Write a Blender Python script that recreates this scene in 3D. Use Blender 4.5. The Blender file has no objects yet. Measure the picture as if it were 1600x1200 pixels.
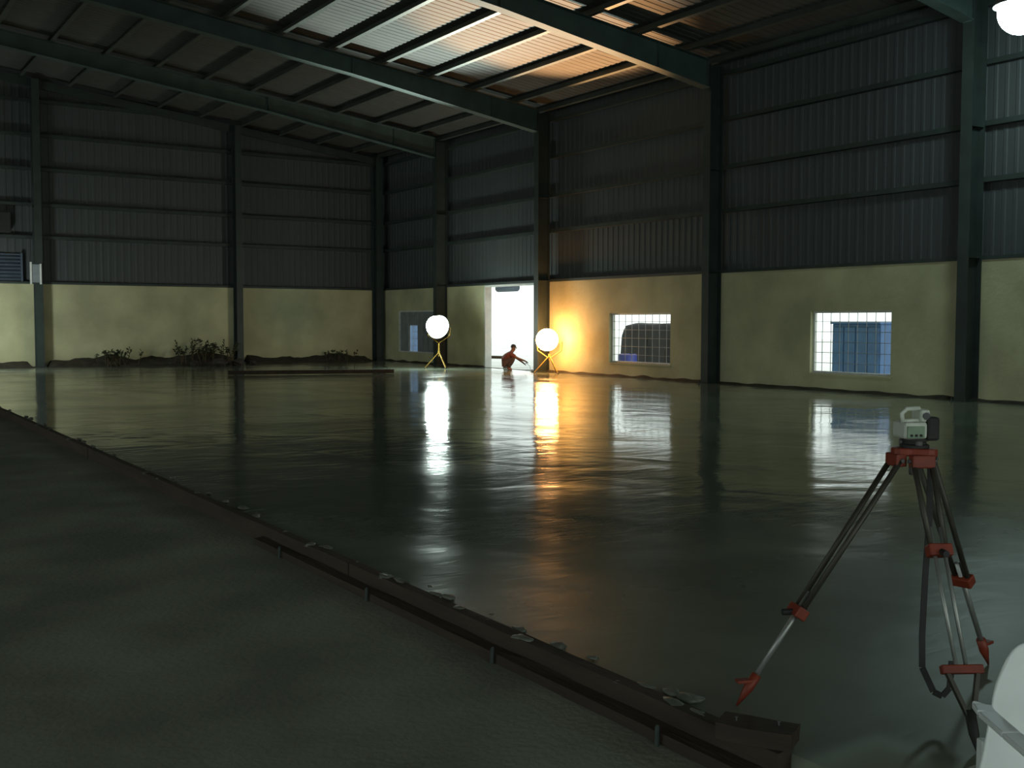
import bpy, math, random
from mathutils import Vector, Matrix, noise

random.seed(7)
scene = bpy.context.scene
col = scene.collection
PI = math.pi

# ---------------------------------------------------------------- camera
cam_d = bpy.data.cameras.new('camera')
cam_d.sensor_width = 36.0
cam_d.lens = 36.0 * 1700.0 / 1600.0
cam_d.clip_start = 0.05
cam_d.clip_end = 400
cam = bpy.data.objects.new('camera', cam_d)
col.objects.link(cam)
cf = Vector((0.54598, 0.83586, -0.05699))
cr = Vector((0.83727, -0.54678, 0.00189))
cu = Vector((0.02958, 0.04875, 0.99837))
cam.matrix_world = Matrix(((cr.x, cu.x, -cf.x, -20.738), (cr.y, cu.y, -cf.y, -42.006),
                           (cr.z, cu.z, -cf.z, 1.6514), (0, 0, 0, 1)))
scene.camera = cam

# ---------------------------------------------------------------- sky, exposure
world = bpy.data.worlds.new('overcast_evening')
scene.world = world
world.use_nodes = True
bg = world.node_tree.nodes['Background']
bg.inputs['Color'].default_value = (0.86, 0.97, 0.91, 1)
bg.inputs['Strength'].default_value = 1.6
vs = scene.view_settings
vs.view_transform = 'Standard'
vs.look = 'None'
vs.exposure = 0.0
vs.gamma = 1.0
vs.use_curve_mapping = False
cy = scene.cycles
cy.max_bounces = 8
cy.diffuse_bounces = 5
cy.glossy_bounces = 4
cy.transmission_bounces = 3
cy.volume_bounces = 0
cy.caustics_reflective = False
cy.caustics_refractive = False
cy.sample_clamp_indirect = 4.0
cy.use_denoising = True

# lamp strengths (radiance of the glowing glass of each lamp)
W_POWER, O_POWER, T_POWER, L_POWER = 85.0, 55.0, 45.0, 120.0

# ---------------------------------------------------------------- materials
def nodes_of(m):
    m.use_nodes = True
    nt = m.node_tree
    return nt, nt.nodes['Principled BSDF']

def mat(name, c, rough=0.7, metal=0.0, var=0.25, scale=3.0, bump=0.0, bscale=30.0, c2=None, stretch=(1, 1, 1), rvar=0.0):
    """procedural material: two colours mixed by object-space noise, fine relief from a second noise"""
    m = bpy.data.materials.new(name)
    nt, b = nodes_of(m)
    b.inputs['Roughness'].default_value = rough
    b.inputs['Metallic'].default_value = metal
    tc = nt.nodes.new('ShaderNodeTexCoord')
    mp = nt.nodes.new('ShaderNodeMapping')
    mp.inputs['Scale'].default_value = stretch
    nt.links.new(tc.outputs['Object'], mp.inputs['Vector'])
    n = nt.nodes.new('ShaderNodeTexNoise')
    n.inputs['Scale'].default_value = scale
    n.inputs['Detail'].default_value = 5
    nt.links.new(mp.outputs['Vector'], n.inputs['Vector'])
    r = nt.nodes.new('ShaderNodeValToRGB')
    r.color_ramp.elements[0].position = 0.35
    r.color_ramp.elements[1].position = 0.68
    lo = c2 if c2 else tuple(x * (1 - var) for x in c)
    r.color_ramp.elements[0].color = (*lo, 1)
    r.color_ramp.elements[1].color = (*c, 1)
    nt.links.new(n.outputs['Fac'], r.inputs['Fac'])
    nt.links.new(r.outputs['Color'], b.inputs['Base Color'])
    if rvar:
        mr = nt.nodes.new('ShaderNodeMapRange')
        mr.inputs['From Min'].default_value = 0.3
        mr.inputs['From Max'].default_value = 0.7
        mr.inputs['To Min'].default_value = max(0.02, rough - rvar)
        mr.inputs['To Max'].default_value = min(1, rough + rvar)
        nt.links.new(n.outputs['Fac'], mr.inputs['Value'])
        nt.links.new(mr.outputs['Result'], b.inputs['Roughness'])
    if bump:
        n2 = nt.nodes.new('ShaderNodeTexNoise')
        n2.inputs['Scale'].default_value = bscale
        n2.inputs['Detail'].default_value = 4
        nt.links.new(mp.outputs['Vector'], n2.inputs['Vector'])
        bp = nt.nodes.new('ShaderNodeBump')
        bp.inputs['Strength'].default_value = bump
        bp.inputs['Distance'].default_value = 0.02
        nt.links.new(n2.outputs['Fac'], bp.inputs['Height'])
        nt.links.new(bp.outputs['Normal'], b.inputs['Normal'])
    return m

def emit(name, c, s):
    m = bpy.data.materials.new(name)
    nt, b = nodes_of(m)
    b.inputs['Base Color'].default_value = (*c, 1)
    b.inputs['Emission Color'].default_value = (*c, 1)
    b.inputs['Emission Strength'].default_value = s
    return m

M = {}
M['plaster'] = mat('cream_plaster', (0.58, 0.56, 0.34), 0.85, var=0.3, scale=0.8, bump=0.4, bscale=9)
M['sheet'] = mat('grey_wall_sheet', (0.075, 0.086, 0.088), 0.65, metal=0.0, var=0.25, scale=0.6, stretch=(1, 1, 0.2))
M['roof'] = mat('pale_roof_sheet', (0.095, 0.095, 0.088), 0.7, var=0.2, scale=0.9)
M['steel'] = mat('dark_primer_steel', (0.038, 0.054, 0.048), 0.6, metal=0.0, var=0.35, scale=2.5)
M['rafter'] = mat('rafter_steel', (0.075, 0.115, 0.105), 0.7, var=0.3, scale=2.0)
M['purlin'] = mat('purlin_steel', (0.10, 0.115, 0.10), 0.5, metal=0.2, var=0.3, scale=2.0)
M['oldfloor'] = mat('old_concrete', (0.29, 0.31, 0.235), 0.85, var=0.35, scale=1.2, bump=0.35, bscale=25)
M['ground'] = mat('yard_ground', (0.80, 0.79, 0.77), 0.9, var=0.2, scale=0.7, bump=0.4, bscale=12)
M['timber'] = mat('wet_form_timber', (0.062, 0.043, 0.027), 0.8, var=0.5, scale=2.5, stretch=(3, 0.4, 3), bump=0.4, bscale=12)
M['soil'] = mat('dark_soil', (0.055, 0.045, 0.03), 0.95, var=0.5, scale=4, bump=0.8, bscale=8)
M['spill'] = mat('spilled_concrete', (0.17, 0.185, 0.145), 0.5, var=0.4, scale=6)
M['stick'] = mat('dry_stick', (0.09, 0.065, 0.035), 0.9, var=0.4, scale=8)
M['leaf'] = mat('dull_leaf', (0.045, 0.06, 0.025), 0.8, var=0.4, scale=5)
M['stone'] = mat('rubble_stone', (0.06, 0.052, 0.04), 0.9, var=0.4, scale=4, bump=0.5, bscale=10)
M['grille'] = mat('grille_steel', (0.30, 0.34, 0.36), 0.5, metal=0.2, var=0.2, scale=4)
M['white_frame'] = mat('white_painted_frame', (0.72, 0.73, 0.70), 0.6, var=0.15, scale=5)
M['blue'] = mat('blue_painted_sheet', (0.06, 0.155, 0.36), 0.5, var=0.25, scale=2.5)
M['drum'] = mat('blue_plastic', (0.08, 0.10, 0.42), 0.45, var=0.15, scale=4)
M['tarp'] = mat('dark_tarpaulin', (0.02, 0.022, 0.027), 0.7, var=0.4, scale=2.2, c2=(0.03, 0.023, 0.024), bump=0.5, bscale=5)
M['orange'] = mat('orange_red_paint', (0.24, 0.036, 0.014), 0.55, var=0.3, scale=14)
M['alu'] = mat('tripod_aluminium', (0.36, 0.38, 0.36), 0.42, metal=0.6, var=0.15, scale=10)
M['darkalu'] = mat('tripod_dark_tube', (0.07, 0.065, 0.05), 0.5, metal=0.3, var=0.3, scale=10)
M['black'] = mat('black_rubber', (0.02, 0.021, 0.02), 0.7, var=0.3, scale=12)
M['ivory'] = mat('ivory_housing', (0.62, 0.66, 0.58), 0.45, var=0.12, scale=18)
M['greenpanel'] = mat('green_grey_panel', (0.20, 0.30, 0.20), 0.4, var=0.2, scale=20)
M['lens'] = mat('dark_lens_glass', (0.01, 0.015, 0.02), 0.08, var=0.2, scale=20)
M['lamp_body'] = mat('lamp_housing', (0.12, 0.12, 0.12), 0.5, metal=0.4, var=0.2, scale=12)
M['yellow'] = mat('worn_yellow_stand', (0.45, 0.30, 0.05), 0.55, var=0.35, scale=12)
M['skin'] = mat('brown_skin', (0.16, 0.075, 0.045), 0.6, var=0.15, scale=20)
M['shirt'] = mat('red_brown_shirt', (0.13, 0.038, 0.03), 0.85, var=0.3, scale=9)
M['trouser'] = mat('dark_trousers', (0.06, 0.045, 0.05), 0.9, var=0.3, scale=9)
M['hair'] = mat('black_hair', (0.012, 0.01, 0.01), 0.7, var=0.3, scale=40)
M['louvre'] = mat('blue_grey_louvre', (0.10, 0.13, 0.17), 0.5, metal=0.2, var=0.2, scale=3)
M['trowel'] = mat('trowel_steel', (0.4, 0.4, 0.4), 0.35, metal=0.8, var=0.2, scale=20)
M['lamp_white'] = emit('lit_discharge_lamp', (0.82, 1.0, 0.92), W_POWER)
M['lamp_orange'] = emit('lit_halogen_lamp', (1.0, 0.47, 0.16), O_POWER)
M['lamp_top'] = emit('lit_mercury_lamp', (0.72, 1.0, 0.97), T_POWER)
M['lamp_left'] = emit('lit_work_lamp', (0.88, 1.0, 0.95), L_POWER)

def chair_plastic():
    m = bpy.data.materials.new('white_chair_plastic')
    nt, b = nodes_of(m)
    out = nt.nodes['Material Output']
    n = nt.nodes.new('ShaderNodeTexNoise'); n.inputs['Scale'].default_value = 6
    r = nt.nodes.new('ShaderNodeValToRGB')
    r.color_ramp.elements[0].color = (0.82, 0.88, 0.88, 1)
    r.color_ramp.elements[1].color = (0.90, 0.94, 0.94, 1)
    nt.links.new(n.outputs['Fac'], r.inputs['Fac'])
    nt.links.new(r.outputs['Color'], b.inputs['Base Color'])
    b.inputs['Roughness'].default_value = 0.4
    t = nt.nodes.new('ShaderNodeBsdfTranslucent')
    nt.links.new(r.outputs['Color'], t.inputs['Color'])
    mx = nt.nodes.new('ShaderNodeMixShader'); mx.inputs['Fac'].default_value = 0.2
    nt.links.new(b.outputs['BSDF'], mx.inputs[1]); nt.links.new(t.outputs['BSDF'], mx.inputs[2])
    nt.links.new(mx.outputs['Shader'], out.inputs['Surface'])
    return m
M['chair'] = chair_plastic()

def wet_concrete():
    m = bpy.data.materials.new('wet_fresh_concrete')
    nt, b = nodes_of(m)
    L = nt.links.new
    tc = nt.nodes.new('ShaderNodeTexCoord')
    def noise_at(scale, stretch=(1, 1, 1), detail=4, dist=0.0, rot=0.0):
        mp = nt.nodes.new('ShaderNodeMapping'); mp.inputs['Scale'].default_value = stretch
        mp.inputs['Rotation'].default_value = (0, 0, rot)
        L(tc.outputs['Object'], mp.inputs['Vector'])
        n = nt.nodes.new('ShaderNodeTexNoise'); n.inputs['Scale'].default_value = scale
        n.inputs['Detail'].default_value = detail; n.inputs['Distortion'].default_value = dist
        L(mp.outputs['Vector'], n.inputs['Vector'])
        return n
    nc = noise_at(0.55, detail=6, dist=0.8)
    r = nt.nodes.new('ShaderNodeValToRGB')
    r.color_ramp.elements[0].position = 0.35; r.color_ramp.elements[0].color = (0.145, 0.165, 0.12, 1)
    r.color_ramp.elements[1].position = 0.72; r.color_ramp.elements[1].color = (0.22, 0.25, 0.195, 1)
    L(nc.outputs['Fac'], r.inputs['Fac']); L(r.outputs['Color'], b.inputs['Base Color'])
    nr = noise_at(0.32, stretch=(1, 0.7, 1), detail=5, dist=1.2, rot=0.5)
    mr = nt.nodes.new('ShaderNodeMapRange')
    mr.inputs['From Min'].default_value = 0.35; mr.inputs['From Max'].default_value = 0.68
    mr.inputs['To Min'].default_value = 0.06; mr.inputs['To Max'].default_value = 0.17
    L(nr.outputs['Fac'], mr.inputs['Value'])
    sx = nt.nodes.new('ShaderNodeSeparateXYZ'); L(tc.outputs['Object'], sx.inputs[0])
    nb = noise_at(1.3, detail=3)
    mj = nt.nodes.new('ShaderNodeMath'); mj.operation = 'MULTIPLY_ADD'; mj.inputs[1].default_value = 2.0
    L(nb.outputs['Fac'], mj.inputs[0]); L(sx.outputs['Y'], mj.inputs[2])
    me_ = nt.nodes.new('ShaderNodeMapRange'); me_.interpolation_type = 'SMOOTHSTEP'
    me_.inputs['From Min'].default_value = -39.0; me_.inputs['From Max'].default_value = -33.0
    me_.inputs['To Min'].default_value = 0.34; me_.inputs['To Max'].default_value = 0.0
    L(mj.outputs[0], me_.inputs['Value'])
    ra = nt.nodes.new('ShaderNodeMath'); ra.operation = 'ADD'
    L(mr.outputs['Result'], ra.inputs[0]); L(me_.outputs['Result'], ra.inputs[1])
    L(ra.outputs[0], b.inputs['Roughness'])
    b.inputs['IOR'].default_value = 1.42
    n1 = noise_at(0.9, stretch=(1, 1, 1), detail=2, dist=0.6)
    n2 = noise_at(5.0, stretch=(0.6, 1.6, 1), detail=3, dist=0.8, rot=0.6)
    mu = nt.nodes.new('ShaderNodeMath'); mu.operation = 'MULTIPLY'; mu.inputs[1].default_value = 0.15
    L(n2.outputs['Fac'], mu.inputs[0])
    ad = nt.nodes.new('ShaderNodeMath'); ad.operation = 'ADD'
    L(n1.outputs['Fac'], ad.inputs[0]); L(mu.outputs[0], ad.inputs[1])
    bp = nt.nodes.new('ShaderNodeBump'); bp.inputs['Strength'].default_value = 1.0
    bp.inputs['Distance'].default_value = 0.014
    L(ad.outputs[0], bp.inputs['Height']); L(bp.outputs['Normal'], b.inputs['Normal'])
    return m
M['wet'] = wet_concrete()

# ---------------------------------------------------------------- mesh builder
class MB:
    def __init__(s):
        s.v, s.f = [], []
    def add(s, vs, fs):
        o = len(s.v)
        s.v += [tuple(v) for v in vs]
        s.f += [tuple(i + o for i in f) for f in fs]
        return s
    def box(s, lo, hi, mx=None):
        x0, y0, z0 = lo; x1, y1, z1 = hi
        vs = [Vector(p) for p in ((x0, y0, z0), (x1, y0, z0), (x1, y1, z0), (x0, y1, z0),
                                  (x0, y0, z1), (x1, y0, z1), (x1, y1, z1), (x0, y1, z1))]
        if mx: vs = [mx @ v for v in vs]
        return s.add(vs, [(0, 3, 2, 1), (4, 5, 6, 7), (0, 1, 5, 4), (1, 2, 6, 5), (2, 3, 7, 6), (3, 0, 4, 7)])
    def bar(s, a, b, w, h, up=(0, 0, 1)):
        a, b = Vector(a), Vector(b)
        d = (b - a).normalized(); up = Vector(up)
        if abs(d.dot(up)) > 0.98: up = Vector((1, 0, 0))
        x = d.cross(up).normalized(); z = x.cross(d)
        x *= w / 2; z *= h / 2
        vs = [a - x - z, a + x - z, a + x + z, a - x + z, b - x - z, b + x - z, b + x + z, b - x + z]
        return s.add(vs, [(0, 1, 2, 3), (7, 6, 5, 4), (0, 4, 5, 1), (1, 5, 6, 2), (2, 6, 7, 3), (3, 7, 4, 0)])
    def tube(s, pts, r, n=10, caps=True):
        pts = [Vector(p) for p in pts]
        rs = r if isinstance(r, (list, tuple)) else [r] * len(pts)
        rings = []; prev = None
        for i, p in enumerate(pts):
            d = (pts[min(i + 1, len(pts) - 1)] - pts[max(i - 1, 0)]).normalized()
            if prev is None:
                a = Vector((0, 0, 1)) if abs(d.z) < 0.9 else Vector((1, 0, 0))
                x = d.cross(a).normalized()
            else:
                x = (prev - d * prev.dot(d)).normalized()
            prev = x; y = d.cross(x)
            rings.append([p + (x * math.cos(t) + y * math.sin(t)) * rs[i] for t in [2 * PI * k / n for k in range(n)]])
        vs = [v for q in rings for v in q]; fs = []
        for i in range(len(pts) - 1):
            for k in range(n):
                fs.append((i * n + k, i * n + (k + 1) % n, (i + 1) * n + (k + 1) % n, (i + 1) * n + k))
        if caps:
            fs.append(tuple(range(n - 1, -1, -1))); fs.append(tuple((len(pts) - 1) * n + k for k in range(n)))
        return s.add(vs, fs)
    def lathe(s, prof, n=24, mx=None):
        vs = []; fs = []
        for r, z in prof:
            for k in range(n):
                t = 2 * PI * k / n; v = Vector((r * math.cos(t), r * math.sin(t), z))
                vs.append(mx @ v if mx else v)
        for i in range(len(prof) - 1):
            for k in range(n):
                fs.append((i * n + k, i * n + (k + 1) % n, (i + 1) * n + (k + 1) % n, (i + 1) * n + k))
        if prof[0][0] > 1e-6: fs.append(tuple(range(n - 1, -1, -1)))
        if prof[-1][0] > 1e-6: fs.append(tuple((len(prof) - 1) * n + k for k in range(n)))
        return s.add(vs, fs)
    def extrude(s, poly, vec):
        """closed polygon (3-D points) pushed along vec"""
        vec = Vector(vec); n = len(poly)
        vs = [Vector(p) for p in poly] + [Vector(p) + vec for p in poly]
        fs = [tuple(range(n - 1, -1, -1)), tuple(range(n, 2 * n))]
        fs += [(k, (k + 1) % n, n + (k + 1) % n, n + k) for k in range(n)]
        return s.add(vs, fs)
    def mesh(s, name, m, smooth=False):
        me = bpy.data.meshes.new(name)
        me.from_pydata(s.v, [], s.f)
        me.validate(); me.update()
        import bmesh
        bm = bmesh.new(); bm.from_mesh(me)
        bmesh.ops.remove_doubles(bm, verts=bm.verts, dist=1e-6)
        bmesh.ops.recalc_face_normals(bm, faces=bm.faces)
        bm.to_mesh(me); bm.free()
        if m: me.materials.append(M[m])
        if smooth:
            for p in me.polygons: p.use_smooth = True
        return me
    def build(s, name, m, parent=None, smooth=False, bevel=0.0, loc=None):
        o = bpy.data.objects.new(name, s.mesh(name, m, smooth))
        col.objects.link(o)
        if parent: o.parent = parent
        if loc: o.location = loc
        if bevel:
            b = o.modifiers.new('bevel', 'BEVEL'); b.width = bevel; b.segments = 2; b.limit_method = 'ANGLE'
        return o

def tag(o, label=None, cat=None, group=None, kind=None):
    if label: o['label'] = label
    if cat: o['category'] = cat
    if group: o['group'] = group
    if kind: o['kind'] = kind
    return o

def thing(name, label, cat, loc=(0, 0, 0), rz=0.0, group=None):
    o = bpy.data.objects.new(name, None); col.objects.link(o)
    o.empty_display_size = 0.2
    o.location = loc; o.rotation_euler = (0, 0, rz)
    return tag(o, label, cat, group)

def part(name, me, parent, loc=(0, 0, 0), rot=(0, 0, 0), scale=(1, 1, 1)):
    o = bpy.data.objects.new(name, me); col.objects.link(o); o.parent = parent
    o.location = loc; o.rotation_euler = rot; o.scale = scale
    return o

# ---------------------------------------------------------------- dimensions of the shed
XW, YW = -42.0, -50.0            # far sides of the hall
PLINTH = 3.0
EAVE, PITCH, RIDGE = 8.5, 0.125, -21.0
T = 0.23                         # plinth wall thickness
def roof_z(x):                   # underside of the purlins
    return EAVE + PITCH * (-x if x > RIDGE else x - XW)
GIRTS = (4.58, 5.74, 7.0, 8.2)

# ---------------------------------------------------------------- floors
mb = MB().box((XW - 0.2, YW - 0.2, -0.3), (0.02, 0.02, -0.12))
tag(mb.build('floor', 'oldfloor'), kind='structure')

SX = -17.6
def slab_mesh():
    mb = MB(); ny = 90; nx = 36
    y0, y1 = -39.62, -0.02
    for j in range(ny + 1):
        for i in range(nx + 1):
            x = SX + (0.0 - SX - 0.02) * i / nx; y = y0 + (y1 - y0) * j / ny
            z = 0.0 if i in (0, nx) else 0.006 * noise.noise(Vector((x * 0.5, y * 0.5, 3.1)))
            mb.v.append((x, y, z))
    for j in range(ny):
        for i in range(nx):
            a = j * (nx + 1) + i
            mb.f.append((a, a + 1, a + nx + 2, a + nx + 1))
    # edge face along the shuttering and near end
    n0 = len(mb.v)
    mb.add([(SX, y0, 0), (SX, y1, 0), (SX, y1, -0.12), (SX, y0, -0.12)], [(0, 1, 2, 3)])
    mb.add([(SX, y0, 0), (-0.02, y0, 0), (-0.02, y0, -0.12), (SX, y0, -0.12)], [(0, 1, 2, 3)])
    return mb
tag(slab_mesh().build('floor_slab', 'wet', smooth=False), kind='structure',
    label='wet freshly poured concrete slab mirroring lamps and windows')
for p in bpy.data.objects['floor_slab'].data.polygons: p.use_smooth = True

GZ = -0.13
mb = MB().box((-80, -110, -0.6), (70, 60, GZ))
tag(mb.build('yard_ground', 'ground'), 'pale open yard ground outside the doorway', 'ground', kind='structure')

# ---------------------------------------------------------------- walls
def wall_grid(us, zs, holes, mk):
    """plinth wall as one skin around rectangular openings; mk(u, z, side) -> point"""
    mb = MB()
    def solid(i, j):
        if i < 0 or j < 0 or i >= len(us) - 1 or j >= len(zs) - 1: return False
        u = (us[i] + us[i + 1]) / 2; z = (zs[j] + zs[j + 1]) / 2
        return not any(a < u < b and c < z < d for a, b, c, d in holes)
    for i in range(len(us) - 1):
        for j in range(len(zs) - 1):
            if not solid(i, j): continue
            a, b, c, d = us[i], us[i + 1], zs[j], zs[j + 1]
            for sd in (0, 1): mb.add([mk(a, c, sd), mk(b, c, sd), mk(b, d, sd), mk(a, d, sd)], [(0, 1, 2, 3)])
            if not solid(i - 1, j): mb.add([mk(a, c, 0), mk(a, d, 0), mk(a, d, 1), mk(a, c, 1)], [(0, 1, 2, 3)])
            if not solid(i + 1, j): mb.add([mk(b, c, 0), mk(b, d, 0), mk(b, d, 1), mk(b, c, 1)], [(0, 1, 2, 3)])
            if not solid(i, j - 1): mb.add([mk(a, c, 0), mk(b, c, 0), mk(b, c, 1), mk(a, c, 1)], [(0, 1, 2, 3)])
            if not solid(i, j + 1): mb.add([mk(a, d, 0), mk(b, d, 0), mk(b, d, 1), mk(a, d, 1)], [(0, 1, 2, 3)])
    return mb

DOOR = (-11.75, -8.45, -0.12, 2.98)
WINS = [(-5.1, -1.5, 0.40, 2.1), (-18.5, -15.7, 0.42, 1.92), (-26.0, -23.64, 0.42, 1.93)]
holes = [DOOR] + WINS
us = sorted({YW, T} | {h[0] for h in holes} | {h[1] for h in holes})
zs = sorted({-0.12, PLINTH} | {h[2] for h in holes} | {h[3] for h in holes})
wall_r = wall_grid(us, zs, holes, lambda u, z, s: (T * s, u, z)).build('wall_right', 'plaster')
tag(wall_r, kind='structure')
wall_b = wall_grid([XW - T, 0.0], [-0.12, PLINTH], [], lambda u, z, s: (u, T * s, z)).build('wall_back', 'plaster')
tag(wall_b, kind='structure')
ADDED_OPENINGS = [(-48.5 + 8.2 * k, -48.5 + 8.2 * k + 7.6, -0.12, 7.4) for k in range(5)]   # unseen openings added in the far side to let in fill daylight
lus = sorted({YW, 0.0} | {h[0] for h in ADDED_OPENINGS} | {h[1] for h in ADDED_OPENINGS})
wall_l = wall_grid(lus, [-0.12, 7.4, EAVE + 0.2], ADDED_OPENINGS, lambda u, z, s: (XW - T * s, u, z)).build('wall_left', 'sheet')
tag(wall_l, kind='structure')
ASSUMED_GATE = (-29.0, -10.0, 6.4)         # unseen gate assumed behind the viewer, sized to bring daylight onto chair and floor
mb = MB().extrude([(XW - T, YW, -0.12), (ASSUMED_GATE[0], YW, -0.12), (ASSUMED_GATE[0], YW, ASSUMED_GATE[2]), (ASSUMED_GATE[1], YW, ASSUMED_GATE[2]), (ASSUMED_GATE[1], YW, -0.12), (T, YW, -0.12),
                   (T, YW, EAVE + 0.2), (RIDGE, YW, roof_z(RIDGE) + 0.2), (XW - T, YW, EAVE + 0.2)], (0, -T, 0))
wall_f = mb.build('wall_front', 'sheet')
tag(wall_f, kind='structure')

# ribbed cladding sheets, one metre wide, each a part of its wall
def rib_profile(w=1.0, pitch=0.25, d=0.014):
    pts = []; n = int(round(w / pitch))
    for k in range(n):
        u = k * pitch
        pts += [(u, 0), (u + 0.14, 0), (u + 0.165, d), (u + 0.225, d)]
    pts.append((w, 0))
    return pts
def sheet_mb(h_at, mk):
    mb = MB(); pr = rib_profile()
    for u, d in pr:
        mb.v.append(mk(u, d, 0.0)); mb.v.append(mk(u, d, h_at(u)))
    for k in range(len(pr) - 1):
        mb.f.append((2 * k, 2 * k + 2, 2 * k + 3, 2 * k + 1))
    return mb
side_sheet = sheet_mb(lambda u: EAVE + 0.24 - PLINTH, lambda u, d, h: (-d, u, h)).mesh('cladding_sheet', 'sheet')
for k in range(50):
    part('cladding_sheet', side_sheet, wall_r, (T - 0.02, YW + k, PLINTH))
for k in range(42):
    x0 = XW + k
    sheet_mb(lambda u: roof_z(x0 + u) + 0.19 - PLINTH, lambda u, d, h: (u, -d, h)).build('cladding_sheet', 'sheet', wall_b, loc=(x0, T - 0.02, PLINTH))
for sgn, xa in ((-1, T), (1, XW)):
    MB().extrude([(xa, T - 0.06, roof_z(min(xa, 0)) + 0.08), (RIDGE, T - 0.06, roof_z(RIDGE) + 0.08), (RIDGE, T - 0.06, roof_z(RIDGE) + 0.225), (xa, T - 0.06, roof_z(min(xa, 0)) + 0.215)], (0, 0.1, 0)).build('verge_closure', 'sheet', wall_b)
# Z-shaped girts and the drip flashing on top of the plinth
def zsec(mk, L, h, w=0.055, t=0.006, d=0.17):
    return [mk(0, 0), mk(d, 0), mk(d, h), mk(0, h)]
def girt(a, b, z, inward, parent, h=0.11):
    """channel girt: web on the inside, flanges back to the sheet"""
    a, b = Vector(a), Vector(b); inward = Vector(inward)
    mb = MB(); t = 0.012; d = 0.15
    L = b - a
    for lo, hi, i0, i1 in ((0, h, d - t, d), (0, t, 0, d - t), (h - t, h, 0, d - t)):
        poly = [a + inward * i0 + Vector((0, 0, z + lo)), a + inward * i1 + Vector((0, 0, z + lo)),
                a + inward * i1 + Vector((0, 0, z + hi)), a + inward * i0 + Vector((0, 0, z + hi))]
        mb.extrude(poly, L)
    return mb.build('girt', 'steel', parent)
for z in GIRTS:
    girt((T - 0.06, YW, 0), (T - 0.06, 0, 0), z, (-1, 0, 0), wall_r)
    girt((XW, T - 0.06, 0), (0, T - 0.06, 0), z, (0, -1, 0), wall_b)
for z in (9.4, 10.4):
    xa = -(z + 0.15 - EAVE) / PITCH
    if xa > RIDGE: girt((XW - xa, T - 0.06, 0), (xa, T - 0.06, 0), z, (0, -1, 0), wall_b)
MB().box((-0.005, -0.005, PLINTH), (T + 0.03, T + 0.03, EAVE + 0.2)).build('corner_flashing', 'sheet', wall_b)
MB().box((-0.03, YW, PLINTH - 0.03), (T + 0.02, 0, PLINTH + 0.05)).build('sill_flashing', 'steel', wall_r)
MB().box((XW, -0.03, PLINTH - 0.03), (-0.03, T + 0.02, PLINTH + 0.05)).build('sill_flashing', 'steel', wall_b)

# ---------------------------------------------------------------- roof
mb = MB().extrude([(RIDGE - 0.4, YW, roof_z(RIDGE) + 0.2), (RIDGE, YW, roof_z(RIDGE) + 0.28), (RIDGE + 0.4, YW, roof_z(RIDGE) + 0.2), (RIDGE, YW, roof_z(RIDGE) + 0.25)], (0, -YW, 0))
ceil = mb.build('ceiling', 'roof')
tag(ceil, kind='structure')
SL = 21.5
def roof_sheet(sgn):
    pr = rib_profile(d=0.014); mb = MB()
    for u, d in pr:
        mb.v.append((0, u, d)); mb.v.append((sgn * SL, u, d - PITCH * SL))
    for k in range(len(pr) - 1): mb.f.append((2 * k, 2 * k + 2, 2 * k + 3, 2 * k + 1))
    return mb.mesh('roof_sheet', 'roof')
rs_r, rs_l = roof_sheet(1), roof_sheet(-1)
for k in range(51):
    part('roof_sheet', rs_r, ceil, (RIDGE, YW - 0.4 + k, roof_z(RIDGE) + 0.205))
    part('roof_sheet', rs_l, ceil, (RIDGE, YW - 0.4 + k, roof_z(RIDGE) + 0.205))
def purlin_mesh():
    mb = MB(); L = (0, -YW, 0); t = 0.012
    for x0, x1, z0, z1 in ((-t / 2, t / 2, 0, 0.2), (-0.11, -t / 2, 0, t), (t / 2, 0.11, 0.2 - t, 0.2)):
        mb.extrude([(x0, 0, z0), (x1, 0, z0), (x1, 0, z1), (x0, 0, z1)], L)
    return mb.mesh('purlin', 'purlin')
pm = purlin_mesh()
px = -0.15
k = 0
xs = [-0.12] + [-1.27 - 1.585 * i for i in range(13)]
for x in xs:
    if x < RIDGE + 0.2: continue
    part('purlin', pm, ceil, (x, YW, roof_z(x)), (0, math.atan(PITCH), 0))
    part('purlin', pm, ceil, (XW - x, YW, roof_z(x)), (0, -math.atan(PITCH), 0))

# ---------------------------------------------------------------- steel frames
COLS = [(-5.6, 'steel column on the right wall behind the white work lamp'),
        (-12.4, 'steel column just right of the bright doorway, lit orange'),
        (-20.4, 'steel column standing between the two barred windows'),
        (-28.1, 'steel column right of the window with the blue cabinet outside'),
        (-36.0, 'steel column on the right wall nearest the viewer')]
def ibeam_column(name, h, flange, depth, label, loc, rz, group, mat_='steel'):
    """I-section; local +x points into the hall, base at z = 0"""
    t = thing(name, label, 'column', loc, rz, group)
    tf, tw = 0.016, 0.012
    MB().box((-depth / 2 + tf, -tw / 2, 0.02), (depth / 2 - tf, tw / 2, h)).build('web', mat_, t)
    for s in (-1, 1):
        x0 = s * depth / 2; x1 = x0 - s * tf
        MB().box((min(x0, x1), -flange / 2, 0.02), (max(x0, x1), flange / 2, h)).build('flange', mat_, t)
    bp = MB().box((-depth / 2 - 0.06, -flange / 2 - 0.06, 0), (depth / 2 + 0.06, flange / 2 + 0.06, 0.025)).build('base_plate', mat_, t)
    for sx in (-1, 1):
        for sy in (-1, 1):
            MB().lathe([(0.018, 0.025), (0.018, 0.06), (0.012, 0.065), (0.012, 0.09)], 6,
                       Matrix.Translation((sx * (depth / 2 + 0.03), sy * (flange / 2 + 0.03), 0))).build('anchor_bolt', mat_, bp)
    for z in (PLINTH, 5.7):
        MB().box((-depth / 2 + tf, -flange / 2 + 0.01, z), (depth / 2 - tf, flange / 2 - 0.01, z + 0.012)).build('stiffener', mat_, t)
    return t
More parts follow.
